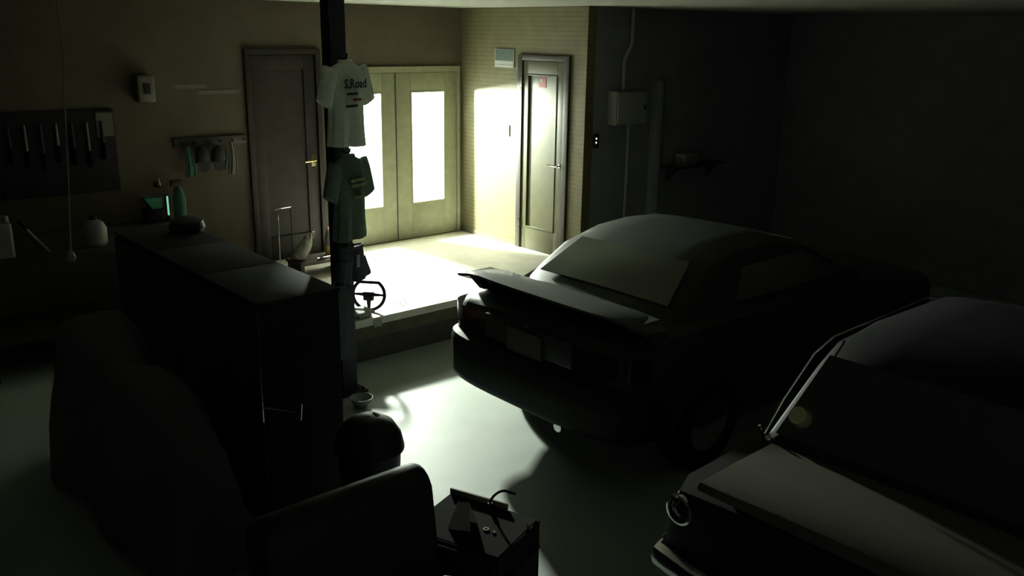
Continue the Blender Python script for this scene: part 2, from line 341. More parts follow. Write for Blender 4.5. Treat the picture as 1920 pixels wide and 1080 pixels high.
# ------------------------------------------------------------------ things on the deck
DZ = .381
t = thing('garment_frame', 'thin chrome tube frame standing on the deck before the dark door', 'rack', (-2.56, -.45, DZ))
obj('post', tube(B(), [(0, 0, .0), (0, 0, .56), (-.02, .07, .60)], .007, 8), 'chrome', t); obj('rail', tube(B(), [(-.02, .07, .60), (.2, .12, .60)], .006, 8), 'chrome', t)
obj('post', tube(B(), [(.2, .12, .0), (.2, .12, .60)], .007, 8), 'steel_dark', t); obj('foot_bar', tube(B(), [(0, -.06, .008), (0, .12, .008), (.2, .12, .008)], .008, 8), 'steel_dark', t)
t = thing('low_bench', 'low brown wooden shoe bench on the deck', 'bench', (-2.28, -.62, DZ))
bx('seat_board', 'wood_brown', -.24, .3, -.16, .14, .11, .14, parent=t, bev=.005)
for x in (-.21, .25): bx('leg', 'wood_brown', x - .02, x + .02, -.14, .12, 0, .11, parent=t, bev=.003)
t = thing('plastic_bag', 'crumpled white plastic bag leaning on the low bench', 'bag', (-2.41, -.62, DZ + .141))
rings = []
for k in range(9):
    f = k / 8; a = .085 * (1 - .6 * f ** 3) * (1 if k else .8); rings.append([((a * math.cos(q) * (1 + .12 * math.sin(3 * q + k))) + .12 * f - .05, .07 * (1 - .5 * f ** 2) * math.sin(q) * (1 + .15 * math.sin(5 * q + 2 * k)), .2 * f + .012 * math.sin(2 * q + k) + (.0 if k else .0) + .012) for q in [2 * math.pi * i / 20 for i in range(20)]])
obj('sack', loft(B(), rings), 'bag_white', t); obj('handle', tube(B(), [(.07, -.02, .2), (.1, -.02, .26), (.13, .0, .25), (.13, .02, .19)], .008, 6), 'bag_white', t)
t = thing('metal_stick', 'thin chrome stick lying along the front of the low bench', 'stick', (-2.22, -.74, DZ + .155))
obj('shaft', tube(B(), [(-.1, 0, 0), (.12, .02, .0)], .007, 8), 'chrome', t); obj('tip', tube(B(), [(.12, .02, 0), (.15, .023, 0)], [.007, .002], 8), 'steel_black', t)
t = thing('drink_bottle', 'pinkish bottle with yellow base standing on the shoe bench', 'bottle', (-2.12, -.60, DZ + .14))
obj('lower_body', lathe(B(), [(.001, 0), (.034, .002), (.036, .07), (.034, .09)], 20), 'ochre', t); obj('upper_body', lathe(B(), [(.035, .09), (.034, .16), (.024, .21), (.014, .235), (.014, .25)], 20), 'cloth_pale', t); obj('cap', lathe(B(), [(.001, .275), (.017, .274), (.017, .248), (.001, .247)], 16), 'pink', t)

# racing wheel set near the deck edge
t = thing('steering_wheel', 'black flat-topped steering wheel propped upright on the deck edge', 'steering wheel', (-2.575, -2.03, DZ), math.radians(-50))
R = .128; pts = []
for k in range(49):
    a = 2 * math.pi * k / 48; x, z = R * math.cos(a) * 1.06, R * math.sin(a); z = min(z, R * .80); pts.append((x, .0 + (z + R) * .12, z + R + .012))
obj('rim', tube(B(), pts, .0145, 10), 'black_plastic', t)
b = B(); box(b, -.045, .045, -.012, .03, .09, .17, .012); obj('hub', b, 'black_plastic', t)
for s in (-1, 1): obj('spoke', prism(B(), [(s * .03, .125), (s * .128, .132), (s * .128, .15), (s * .03, .158)], .008, .02), 'black_plastic', t)
obj('spoke', prism(B(), [(-.02, .1), (.02, .1), (.012, .015), (-.012, .015)], .004, .014), 'black_plastic', t)
t = thing('shoe_box', 'grey carton with a loose white lid beside the steering wheel', 'box', (-2.70, -2.12, DZ), math.radians(3))
bx('carton_body', 'grey_plastic', -.06, .05, -.06, .06, 0, .045, parent=t, bev=.002)
b = B(); box(b, -.085, .075, -.085, .08, .045, .06, .003); o = obj('lid', b, 'paper', t)
t = thing('eyeglasses', 'thin folded eyeglasses lying on the deck by the steering wheel', 'eyeglasses', (-2.30, -2.08, DZ + .002), math.radians(-10))
for s in (-1, 1):
    obj('lens_rim', tube(B(), [(s * .035 + .026 * math.cos(a), 0, .022 + .02 * math.sin(a)) for a in [2 * math.pi * k / 16 for k in range(17)]], .0025, 6), 'steel_black', t)
    obj('temple', tube(B(), [(s * .062, 0, .03), (s * .06, .07, .03), (s * .055, .12, .012)], .0025, 6), 'steel_black', t)
obj('bridge', tube(B(), [(-.012, 0, .026), (0, 0, .03), (.012, 0, .026)], .0025, 6), 'steel_black', t)
t = thing('white_card', 'small white card hanging from the deck edge below the shoe box', 'card', (-2.60, -2.215, .33), 0)
bx('card', 'paper', -.045, .03, -.004, .0, -.03, .03, parent=t); obj('string', tube(B(), [(0, -.002, .03), (0, -.002, .052)], .0015, 5), 'black_plastic', t)
t = thing('enamel_bowl', 'small pale bowl on the floor in the shadow of the deck', 'bowl', (-3.22, -2.93, 0))
obj('bowl_shell', lathe(B(), [(.03, .001), (.04, .004), (.075, .05), (.085, .075), (.081, .076), (.07, .05), (.035, .012), (.001, .01)], 24), 'pale_grey', t); obj('foot_ring', lathe(B(), [(.034, .0), (.036, .0), (.036, .008), (.034, .008)], 20), 'pale_grey', t)

# ------------------------------------------------------------------ cars
def wheel_parts(t, x, y, r, wdt, s, mt_rim='chrome'):
    prof = [(r * .58, -wdt / 2), (r * .9, -wdt / 2), (r * .98, -wdt * .38), (r, -wdt * .2), (r, wdt * .2), (r * .98, wdt * .38), (r * .9, wdt / 2), (r * .58, wdt / 2), (r * .58, -wdt / 2)]
    n = 32; b = B(); loft(b, [[(x + q * math.cos(2 * math.pi * k / n), y + yy, r + q * math.sin(2 * math.pi * k / n)) for k in range(n)] for q, yy in prof], cap=False)
    w_ = obj('tyre', b, 'black_rubber', t)
    b = B(); lathe(b, [(.001, -.01), (r * .6, -.015), (r * .6, .02), (r * .5, .01), (r * .2, -.0), (.001, .005)], 24)
    bmesh.ops.rotate(b, verts=b.verts, matrix=Matrix.Rotation(-s * math.pi / 2, 3, 'X')); bmesh.ops.translate(b, verts=b.verts, vec=(x, y + s * wdt * .36, r)); obj('rim', b, mt_rim, w_)
def body_ring(x, w_, zb, zt, crown=.02, sh=.86, mid=None):
    mid = mid or (zb + zt) / 2
    half = [(0, zb), (w_ * .7, zb), (w_ * .93, zb + .03), (w_ * .985, zb + .12), (w_, mid), (w_ * .985, mid + (zt - mid) * .55), (w_ * .94, zt - .045), (w_ * sh, zt - .012), (w_ * .5, zt + crown * .6), (0, zt + crown)]
    return [(x, y, z) for y, z in half] + [(x, -y, z) for y, z in reversed(half[1:-1])]
def cut(o, cyls):
    bm = B()
    for (x, r, z, w_) in cyls:
        n = 32; loft(bm, [[(x + r * math.cos(2 * math.pi * k / n), yy, z + r * math.sin(2 * math.pi * k / n)) for k in range(n)] for yy in (w_ - .3, w_ + .3)])
        loft(bm, [[(x + r * math.cos(2 * math.pi * k / n), yy, z + r * math.sin(2 * math.pi * k / n)) for k in range(n)] for yy in (-w_ - .3, -w_ + .3)])
    c = obj('cutter', bm, 'black_rubber'); md = o.modifiers.new('arch', 'BOOLEAN'); md.operation = 'DIFFERENCE'; md.object = c; md.solver = 'EXACT'
    bpy.context.view_layer.update()
    me = bpy.data.meshes.new_from_object(o.evaluated_get(bpy.context.evaluated_depsgraph_get())); o.modifiers.clear(); o.data = me
    bpy.data.objects.remove(c)
    me.polygons.foreach_set('use_smooth', [True] * len(me.polygons)); me.set_sharp_from_angle(angle=math.radians(38))
def ghouse(st):     # st rows: x, base z, base half width, top z, top half width
    rings = []
    for x, zb, wb, zt, wt in st:
        half = [(wb, zb), (wb * .6 + wt * .4 + .012, zb * .6 + zt * .4), (wt + .02, zt - .05), (wt * .93, zt - .012), (wt * .5, zt + .008), (0, zt + .012)]
        rings.append([(x, y, z) for y, z in half] + [(x, -y, z) for y, z in reversed(half[:-1])])
    return loft(B(), rings)
def quad_panel(name, mt, parent, P, th=.008):   # P: 4 corners, subdivided and slightly bulged outwards along its normal
    P = [Vector(p) for p in P]; n = (P[1] - P[0]).cross(P[3] - P[0]).normalized(); b = B(); N = 6; g = []
    for side in (0, 1):
        gg = []
        for i in range(N + 1):
            row = []
            for k in range(N + 1):
                u, v = i / N, k / N; p = (P[0] * (1 - u) + P[1] * u) * (1 - v) + (P[3] * (1 - u) + P[2] * u) * v
                row.append(b.verts.new(p + n * (th * side + .02 * math.sin(math.pi * u) * (0.4 + .6 * math.sin(math.pi * v)))))
            gg.append(row)
        g.append(gg)
    for gg in g:
        for i in range(N):
            for k in range(N): b.faces.new((gg[i][k], gg[i + 1][k], gg[i + 1][k + 1], gg[i][k + 1]))
    A, Z = g
    for i in range(N):
        for (a0, a1, c0, c1) in ((A[i][0], A[i + 1][0], Z[i][0], Z[i + 1][0]), (A[i][N], A[i + 1][N], Z[i][N], Z[i + 1][N]), (A[0][i], A[0][i + 1], Z[0][i], Z[0][i + 1]), (A[N][i], A[N][i + 1], Z[N][i], Z[N][i + 1])): b.faces.new((a0, a1, c1, c0))
    return obj(name, b, mt, parent)
# sports coupe, tail towards the camera
t = thing('sports_coupe', 'dark grey sports coupe with raised rear spoiler parked beside the deck', 'car', (-2.885, -4.30, 0))
rows = [(.05, .74, .28, .72), (.08, .80, .24, .80), (.16, .85, .20, .845), (.45, .88, .13, .875), (.8, .885, .07, .885), (1.3, .88, .06, .885), (2.0, .87, .06, .88), (2.6, .87, .06, .87), (3.1, .87, .06, .80), (3.7, .86, .08, .73), (4.1, .82, .12, .66), (4.28, .72, .24, .58), (4.33, .62, .30, .5)]
bd = obj('body', loft(B(), [body_ring(x, w_, zb, zt) for x, w_, zb, zt in rows]), 'paint_car', t)
cut(bd, [(.86, .365, .20, .88), (3.42, .365, .20, .87)])
gh = obj('cabin', ghouse([(.62, .86, .74, .885, .68), (.80, .86, .76, 1.00, .69), (1.02, .86, .77, 1.145, .66), (1.28, .86, .78, 1.225, .63), (1.6, .86, .78, 1.25, .62), (1.95, .86, .78, 1.235, .62), (2.15, .86, .77, 1.19, .62), (2.5, .85, .77, 1.02, .64), (2.85, .84, .76, .87, .70)]), 'paint_car', t)
quad_panel('rear_window', 'car_glass', t, [(.70, .60, .945), (.70, -.60, .945), (1.03, -.50, 1.165), (1.03, .50, 1.165)])
quad_panel('windscreen', 'car_glass', t, [(2.78, -.62, .905), (2.78, .62, .905), (2.22, .53, 1.17), (2.22, -.53, 1.17)])
for s in (-1, 1):
    P = [(1.2, s * .765, .92), (2.45, s * .765, .91), (2.1, s * .69, 1.13), (1.35, s * .69, 1.13)]
    quad_panel('side_window', 'car_glass', t, P if s < 0 else [P[1], P[0], P[3], P[2]])
    b = B(); box(b, 2.3, 2.45, s * .80 - .02 + s * .1, s * .80 + .02 + s * .17, .9, 1.0, .02); tube(b, [(2.4, s * .78, .88), (2.38, s * .9, .93)], .015); obj('door_mirror', b, 'paint_car', t)
    obj('door_line', tube(B(), [(1.25, s * .887, .3), (1.25, s * .883, .78), (1.3, s * .85, .86)], .004, 6), 'black_plastic', t)
for y in (-1, 1):
    for x in (.86, 3.42): wheel_parts(t, x * .945, y * .735, .325, .2, y, 'pale_grey')
# tail: bumper wrap, lamps, plate, exhaust
def tail_plan(off, n=20):     # plan curve round the tail from right flank to left flank
    out = []
    for k in range(n + 1):
        a = math.radians(-90 + 180 * k / n); cx = math.copysign(abs(math.cos(a)) ** .36, 1); sy = math.copysign(abs(math.sin(a)) ** .55, math.sin(a))
        out.append((.42 - (.42 + off) * cx, (.885 + off * .35) * sy))
    return out
bands = [(-.0, .58, 0), (.045, .565, 0), (.06, .52, 0), (.055, .42, 0), (.05, .29, 0), (.043, .255, 0), (.03, .238, 0), (.0, .235, 0), (-.03, .28, 0)]
b = B(); loft(b, [[(x, y, z) for x, y in tail_plan(off)] for off, z, _ in bands], closed=False, cap=False); bmesh.ops.solidify(b, geom=b.faces, thickness=.012)
obj('rear_bumper', b, 'paint_car', t)
for s in (-1, 1):
    b = B(); pl = [p for p in tail_plan(-.015, 40) if s * p[1] > .42 and p[0] < .34]
    loft(b, [[(x - .022, y, z) for x, y in pl] for z in (.64, .655, .765, .78)], closed=False, cap=False); bmesh.ops.solidify(b, geom=b.faces, thickness=.02); obj('tail_lamp', b, 'lamp_red', t)
b = B(); tube(b, [(.1, -.36, .235), (-.03, -.36, .23)], .034, 16); obj('exhaust_tip', b, 'chrome', t)
bx('rear_panel', 'paint_lower', .015, .06, -.42, .42, .62, .79, parent=t, bev=.01)
bx('number_plate', 'plate_dim', -.008, .012, -.165, .165, .605, .765, parent=t, bev=.004)
# spoiler: aerofoil swept across the tail, ends turned down
sec = []
for k in range(13):
    f = -1 + 2 * k / 12; y = .90 * f; lift = -.05 * max(0, abs(f) - .75) / .25; back = .06 * abs(f) ** 3
    c = .27 * (1 - .35 * max(0, abs(f) - .85) / .15)
    sec.append([(.10 + back, y, .975 + lift), (.09 + back, y, .995 + lift), (.14 + back, y, 1.005 + lift), (.10 + back + c, y, .985 + lift), (.10 + back + c, y, .945 + lift), (.2 + back, y, .935 + lift)])
sp = obj('rear_spoiler', loft(B(), sec), 'paint_car', t)
for s in (-1, 1): obj('spoiler_foot', loft(B(), [[(.22, s * .70 - .03, .86), (.42, s * .70 - .03, .86), (.42, s * .70 + .03, .86), (.22, s * .70 + .03, .86)], [(.15, s * .74 - .06, .975), (.38, s * .74 - .06, .975), (.38, s * .74 + .06, .975), (.15, s * .74 + .06, .975)]]), 'paint_car', sp)
obj('spoiler_web', loft(B(), [[(.26, -.72, .85), (.40, -.72, .85), (.40, .72, .85), (.26, .72, .85)], [(.18, -.76, .97), (.36, -.76, .97), (.36, .76, .97), (.18, .76, .97)]]), 'paint_lower', sp)
bx('boot_lock', 'chrome', .012, .02, -.02, .02, .795, .81, parent=t)
obj('wiper', tube(B(), [(.74, .05, .965), (.80, -.2, 1.01), (.82, -.3, 1.015)], .006, 6), 'black_plastic', t)

for ch in t.children:          # real height of the coupe: body sits higher over its wheels
    if not ch.name.startswith('tyre'):
        for o_ in [ch] + list(ch.children): o_.data.transform(Matrix(((.945, 0, 0, 0), (0, .945, 0, 0), (0, 0, .945, .144), (0, 0, 0, 1))))
# classic saloon, tail towards the camera
t = thing('classic_saloon', 'black classic saloon with pale flat boot lid and chrome rear trim', 'car', (-3.66, -6.84, 0))
rows = [(.0, .74, .34, .76), (.03, .80, .30, .82), (.12, .83, .26, .85), (.6, .84, .22, .865), (1.2, .84, .2, .865), (2.4, .84, .2, .86), (3.0, .83, .2, .84), (3.8, .82, .22, .82), (3.95, .79, .3, .78), (3.99, .74, .36, .7)]
bd = obj('body', loft(B(), [body_ring(x, w_, zb, zt, .012, .93, .6) for x, w_, zb, zt in rows]), 'paint_classic', t)
cut(bd, [(.82, .33, .295, .84), (3.15, .33, .295, .83)])
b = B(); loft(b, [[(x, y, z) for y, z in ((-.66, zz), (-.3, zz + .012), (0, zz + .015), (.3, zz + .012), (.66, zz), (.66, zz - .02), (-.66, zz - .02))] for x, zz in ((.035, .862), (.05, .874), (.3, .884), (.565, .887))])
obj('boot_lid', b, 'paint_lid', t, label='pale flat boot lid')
obj('cabin', ghouse([(.56, .85, .72, .885, .70), (.62, .85, .72, .96, .68), (.82, .85, .73, 1.26, .60), (.95, .85, .73, 1.34, .59), (1.3, .85, .74, 1.37, .59), (1.9, .85, .74, 1.36, .59), (2.15, .85, .74, 1.31, .60), (2.55, .85, .74, .9, .69)]), 'paint_classic', t)
rw = quad_panel('rear_window', 'car_glass_old', t, [(.60, .665, .925), (.60, -.665, .925), (.83, -.575, 1.265), (.83, .575, 1.265)])
b = B(); n = 20; c = Vector((.64, .585, 1.02)); nn = Vector((-.83, 0, .56)).normalized(); u = Vector((0, 1, 0)); v = nn.cross(u)
loft(b, [[c + nn * (.02 + dd) + (u * math.cos(2 * math.pi * k / n) + v * math.sin(2 * math.pi * k / n)) * .04 for k in range(n)] for dd in (0, .004)]); obj('round_sticker', b, 'sticker', rw, label='round yellow green sticker')
quad_panel('windscreen', 'car_glass_old', t, [(2.53, -.62, .93), (2.53, .62, .93), (2.2, .55, 1.27), (2.2, -.55, 1.27)])
for s in (-1, 1):
    P = [(.95, s * .725, .92), (2.3, s * .725, .92), (2.05, s * .645, 1.27), (1.02, s * .64, 1.27)]
    quad_panel('side_window', 'car_glass_old', t, P if s < 0 else [P[1], P[0], P[3], P[2]])
    obj('drip_rail', tube(B(), [(.60, s * .725, .9), (.70, s * .705, 1.05), (.83, s * .655, 1.25), (.95, s * .635, 1.31), (1.9, s * .635, 1.325), (2.15, s * .65, 1.27)], .005, 6), 'chrome', t)
    b = B(); lathe(b, [(.052, 0), (.066, .004), (.066, .03), (.056, .034), (.05, .02), (.05, .004)], 24); bmesh.ops.rotate(b, verts=b.verts, matrix=Matrix.Rotation(-math.pi / 2, 3, 'Y')); bmesh.ops.translate(b, verts=b.verts, vec=(.03, s * .72, .735)); tl = obj('tail_lamp_bezel', b, 'chrome', t)
    b = B(); lathe(b, [(.001, 0), (.05, 0), (.048, .012), (.03, .022), (.001, .026)], 24); bmesh.ops.rotate(b, verts=b.verts, matrix=Matrix.Rotation(-math.pi / 2, 3, 'Y')); bmesh.ops.translate(b, verts=b.verts, vec=(.025, s * .72, .735)); obj('lens', b, 'lamp_red', tl)
    bx('over_rider', 'chrome', -.095, -.04, s * .45 - .025, s * .45 + .025, .4, .58, parent=t, bev=.018)
    obj('vent_badge', lathe(B(), [(.001, 0), (.02, .0), (.018, .01), (.001, .014)], 14, (.60, s * .70, .885)), 'chrome', t)
b = B(); pl = [(.45, -.86), (.1, -.865), (-.02, -.82), (-.06, -.6), (-.065, 0), (-.06, .6), (-.02, .82), (.1, .865), (.45, .86)]
loft(b, [[(x + d, y * e, z) for x, y in pl] for d, e, z in ((.03, .985, .43), (0, 1, .445), (-.012, 1.004, .485), (0, 1, .525), (.03, .985, .54))], closed=False, cap=False); bmesh.ops.solidify(b, geom=b.faces, thickness=.006); obj('rear_bumper', b, 'chrome', t)
bx('number_plate', 'plate_dim', -.012, .0, -.16, .16, .57, .73, parent=t, bev=.004)
for y in (-1, 1):
    for x in (.82, 3.15): wheel_parts(t, x, y * .735, .29, .165, y)
obj('mirror_stay', tube(B(), [(.62, .735, .86), (.60, .755, .93)], .008, 8), 'chrome', t)

# ------------------------------------------------------------------ left side: cabinets, bin, armchair, chest
for i, lab in enumerate(('dark steel tool cabinet at the deck end of the row', 'dark steel tool cabinet in the middle of the row', 'dark steel tool cabinet next to the domed bin')):
    y1 = -1.95 - i * .715; y0 = y1 - .71
    t = thing('tool_cabinet', lab, 'cabinet', (-4.27, (y0 + y1) / 2, 0), 0, 'row of dark tool cabinets')
    bx('carcass', 'steel_black', -.22, .23, -.355, .355, .03, 1.28, parent=t, bev=.006); bx('top', 'steel_black', -.235, .24, -.355, .355, 1.28, 1.3, parent=t, bev=.004)
    for s in (-1, 1):
        dr = bx('door', 'steel_dark', -.238, -.221, s * .176 - .172, s * .176 + .172, .06, 1.26, parent=t, bev=.004)
        obj('handle', tube(B(), [(-.238, s * .03, .6), (-.262, s * .03, .61), (-.262, s * .03, .72), (-.238, s * .03, .73)], .006, 8), 'steel_black', dr)
    bx('plinth', 'black_rubber', -.2, .21, -.34, .34, .001, .03, parent=t)
t = thing('wire_basket', 'thin bright wire basket hooked on the end of the cabinet row', 'basket', (-4.47, -4.10, .72))
obj('upright', tube(B(), [(-.06, -.03, .25), (-.06, -.03, -.04)], .0035, 6), 'chrome', t); obj('rail', tube(B(), [(-.06, -.03, .04), (.06, -.14, .02), (.06, -.03, .03)], .004, 6), 'chrome', t)
obj('upright', tube(B(), [(.16, -.03, .0), (.15, -.03, -.09)], .003, 6), 'chrome', t)
for k in range(5): obj('cross_wire', tube(B(), [(-.06 + .055 * k, +.009, .24), (-.06 + .055 * k, .009, -.04)], .002, 5), 'steel_black', t)
t = thing('soft_pouch', 'round black pouch with a small metal ring on top of the cabinets', 'bag', (-4.12, -2.25, 1.301))
obj('pouch_body', lathe(B(), [(.001, 0), (.10, .0), (.12, .03), (.105, .075), (.05, .1), (.001, .105)], 20), 'black_leather', t); obj('ring', tube(B(), arc((.11, .05), .018, 0, 360, 12, 'xz', .0), .003, 6), 'chrome', t)
t = thing('domed_bin', 'black waste bin with a domed swing lid beside the cabinets', 'bin', (-4.115, -4.47, 0))
obj('bin_body', lathe(B(), [(.001, .001), (.135, .001), (.14, .01), (.165, .545), (.16, .545), (.001, .535)], 32), 'black_plastic', t)
ld = obj('domed_lid', lathe(B(), [(.178, .53), (.183, .535), (.182, .555), (.168, .615), (.13, .675), (.07, .71), (.001, .72)], 32), 'black_plastic', t)
b = B(); loft(b, [[(.172 * math.cos(a) * math.sin(p), .172 * math.sin(a) * math.sin(p), .545 + .178 * math.cos(p)) for p in [math.radians(12 + 6 * k) for k in range(10)]] for a in [math.radians(-30 + 6 * k) for k in range(11)]], closed=False, cap=False); bmesh.ops.solidify(b, geom=b.faces, thickness=.006); obj('swing_flap', b, 'steel_black', ld)

t = thing('armchair', 'black leather armchair with a rounded back beside the tool chest', 'armchair', (-4.845, -5.76, 0))
def bolster(bm, x0, x1, poly, r=.03): # profile (y,z) extruded along x with softened ends
    c = Vector((0, sum(p[0] for p in poly) / len(poly), sum(p[1] for p in poly) / len(poly))); rings = []
    for x, k in ((x0, .86), (x0 + r * .3, .95), (x0 + r, 1), (x1 - r, 1), (x1 - r * .3, .95), (x1, .86)): rings.append([(x, c.y + (y - c.y) * k, c.z + (z - c.z) * k) for y, z in poly])
    return loft(bm, rings)
bp = [(.36, .12), (.37, .5), (.385, .86)] + [(y, z) for _, y, z in arc((.30, .88), .085, 0, 180, 8, 'yz')] + [(.19, .7), (.16, .45), (.16, .12)]
obj('backrest', bolster(B(), -.36, .36, bp), 'black_leather', t)
obj('seat_cushion', box(B(), -.23, .23, -.38, .165, .27, .44, .045, 4), 'black_leather', t); obj('base', box(B(), -.34, .34, -.36, .2, .07, .27, .02), 'black_leather', t)
for s in (-1, 1):
    ap = [(-.4, .1), (.18, .1), (.18, .5), (.1, .56), (-.3, .56), (-.38, .53), (-.41, .45)]
    obj('armrest', bolster(B(), s * .30 - .065, s * .30 + .065, ap, .04), 'black_leather', t)
    for y in (-.32, .28): obj('foot', lathe(B(), [(.001, .001), (.022, .001), (.028, .09), (.001, .09)], 12, (s * .28, y, 0)), 'black_plastic', t)
CH = math.radians(-19)
t = thing('tool_chest', 'black rolling tool chest with a raised rear lip in front of the lit floor', 'chest', (-4.23, -5.47, 0), math.atan2(-.42, .15))
# local x along the long top edge, local -y towards the armchair
bx('carcass', 'steel_black', -.23, .23, -.17, .19, .08, .585, parent=t, bev=.006); bx('top_mat', 'black_rubber', -.222, .222, -.165, .175, .585, .592, parent=t)
bx('rear_lip', 'deck_edge', -.23, .07, .178, .192, .585, .615, parent=t, bev=.003)
for k in range(4): dr = bx('drawer', 'steel_dark', -.215, .215, -.182, -.171, .1 + .12 * k, .21 + .12 * k, parent=t, bev=.003); bx('drawer_pull', 'chrome', -.15, .15, -.192, -.183, .19 + .12 * k, .2 + .12 * k, parent=dr)
for x in (-.19, .19):
    for y in (-.13, .15): obj('caster', lathe(B(), [(.001, .001), (.02, .001), (.026, .03), (.02, .06), (.012, .08), (.001, .08)], 14, (x, y, 0)), 'black_rubber', t)
obj('side_handle', tube(B(), [(.232, -.12, .5), (.26, -.12, .5), (.26, .12, .5), (.232, .12, .5)], .009, 8), 'steel_black', t)
def chest_pt(x, y, z): a = math.atan2(-.42, .15); return (-4.23 + x * math.cos(a) - y * math.sin(a), -5.47 + x * math.sin(a) + y * math.cos(a), z)
t = thing('folded_card', 'pale folded card standing like a tent on the tool chest', 'card', chest_pt(-.03, -.03, .593), math.radians(-60))
for s in (-1, 1): obj('card_face', loft(B(), [[(-.05, s * .045, 0), (.05, s * .04, 0), (.03, s * .002, .11), (-.022, s * .002, .105)], [(-.05, s * .045 - s * .003, 0), (.05, s * .04 - s * .003, 0), (.03, 0, .112), (-.022, 0, .107)]]), 'paper', t)
for k, (x, y, r, lab) in enumerate(((.075, -.01, .014, 'larger shiny steel washer on the tool chest'), (.115, -.015, .008, 'smaller shiny steel washer on the tool chest'))):
    tag(obj('steel_washer', lathe(B(), [(r * .45, 0), (r, 0), (r, .004), (r * .45, .004), (r * .45, 0)], 18, chest_pt(x, y, .5925)), 'chrome'), lab, 'washer')
t = thing('cable_hook', 'black bent cable loop rising from the tool chest edge', 'cable', chest_pt(.0, .15, .594))
obj('loop', tube(B(), [(0, 0, 0), (.0, 0, .03)] + [(.045 - .045 * math.cos(a), -.04 * math.sin(a / 2), .03 + .05 * math.sin(a)) for a in [math.radians(10 + 14 * k) for k in range(9)]] + [(.12, -.03, .04)], .006, 8), 'black_rubber', t); obj('plug', tube(B(), [(0, 0, .0), (0, 0, .025)], .011, 10), 'black_plastic', t)

# covered scooter left of the cabinets
t = thing('covered_scooter', 'scooter under a dark grey cloth cover left of the cabinet row', 'scooter', (-4.93, -3.4, 0))
rings = []
for k in range(15):
    f = k / 14; y = .85 - 1.8 * f
    top = .62 + .42 * math.exp(-((f - .18) / .16) ** 2) + .30 * math.exp(-((f - .62) / .26) ** 2); 
    if k in (0, 14): top *= .82
    wd = .17 + .10 * math.exp(-((f - .2) / .14) ** 2) + .06 * math.exp(-((f - .65) / .25) ** 2); ring = []
    for i in range(22):
        a = math.pi * (i / 21) ; rr = abs(math.cos(a)) ** .6 * math.copysign(1, math.cos(a)); zz = math.sin(a) ** .55 if math.sin(a) > 0 else 0
        ring.append((wd * rr * (1.25 - .25 * zz) + .012 * math.sin(7 * a + k), y + .02 * math.sin(5 * a + 2 * k), .06 + (top - .06) * zz + .008 * math.sin(9 * a + k)))
    rings.append(ring)
obj('cloth_cover', loft(B(), rings), 'cover_grey', t)
for y in (.62, -.72):
    b = B(); tube(b, [(0, y + .2 * math.cos(a), .235 + .2 * math.sin(a)) for a in [2 * math.pi * k / 24 for k in range(25)]], .035, 8); obj('tyre', b, 'black_rubber', t)

# ------------------------------------------------------------------ back wall left: workbench and clutter
t = thing('workbench', 'dark wooden workbench against the brown wall', 'workbench', (-4.2, -.45, 0))
bx('top', 'bench', -1.0, .82, -.4, .44, .90, .95, parent=t, bev=.006); bx('shelf_board', 'bench', -.95, .78, -.36, .42, .25, .28, parent=t)
for x in (-.94, .76):
    for y in (-.36, .38): bx('leg', 'bench', x - .035, x + .035, y - .035, y + .035, .001, .9, parent=t, bev=.004)
t = thing('jerry_can', 'white plastic container with a handle on the workbench', 'container', (-4.98, -.78, .951))
obj('can_body', box(B(), -.10, .10, -.07, .07, 0, .27, .03, 3), 'white_plastic', t); obj('handle', tube(B(), [(-.06, 0, .26), (-.05, 0, .315), (.04, 0, .315), (.05, 0, .26)], .012, 8), 'white_plastic', t); obj('cap', lathe(B(), [(.001, .315), (.024, .314), (.026, .27), (.001, .268)], 14, (.07, .0, 0)), 'white_plastic', t)
t = thing('metal_rod', 'slanting metal rod leaning on the white container', 'rod', (-4.66, -.80, .951))
obj('rod', tube(B(), [(.02, 0, .005), (-.12, .0, .2)], .011, 10), 'pale_grey', t); obj('grip', tube(B(), [(-.12, 0, .2), (-.17, 0, .27)], .015, 10), 'black_rubber', t)
t = thing('grey_canister', 'dull grey round canister with a rounded shoulder on the workbench', 'canister', (-4.28, -.72, .951))
obj('canister_body', lathe(B(), [(.001, 0), (.09, 0), (.095, .01), (.095, .13), (.07, .18), (.03, .2), (.001, .205)], 24), 'grey_plastic', t); obj('lid', lathe(B(), [(.028, .195), (.03, .23), (.001, .235)], 16), 'steel_black', t)
# pull cord
t = thing('pull_cord', 'thin pull cord with an end knob hanging from the ceiling', 'cord', (-5.0, -3.1, H))
obj('cord', tube(B(), [(0, 0, 0), (-.005, -.015, -.4), (-.06, -.12, -.75), (-.10, -.19, -1.05), (-.145, -.26, -1.37)], .0045, 6), 'pale_grey', t)
obj('knob', lathe(B(), [(.001, -1.42), (.02, -1.41), (.024, -1.39), (.01, -1.36), (.001, -1.355)], 14, (-.15, -.27, 0)), 'pale_grey', t); obj('ceiling_rose', lathe(B(), [(.001, -.02), (.03, -.018), (.035, -.001), (.001, -.001)], 16), 'pale_grey', t)
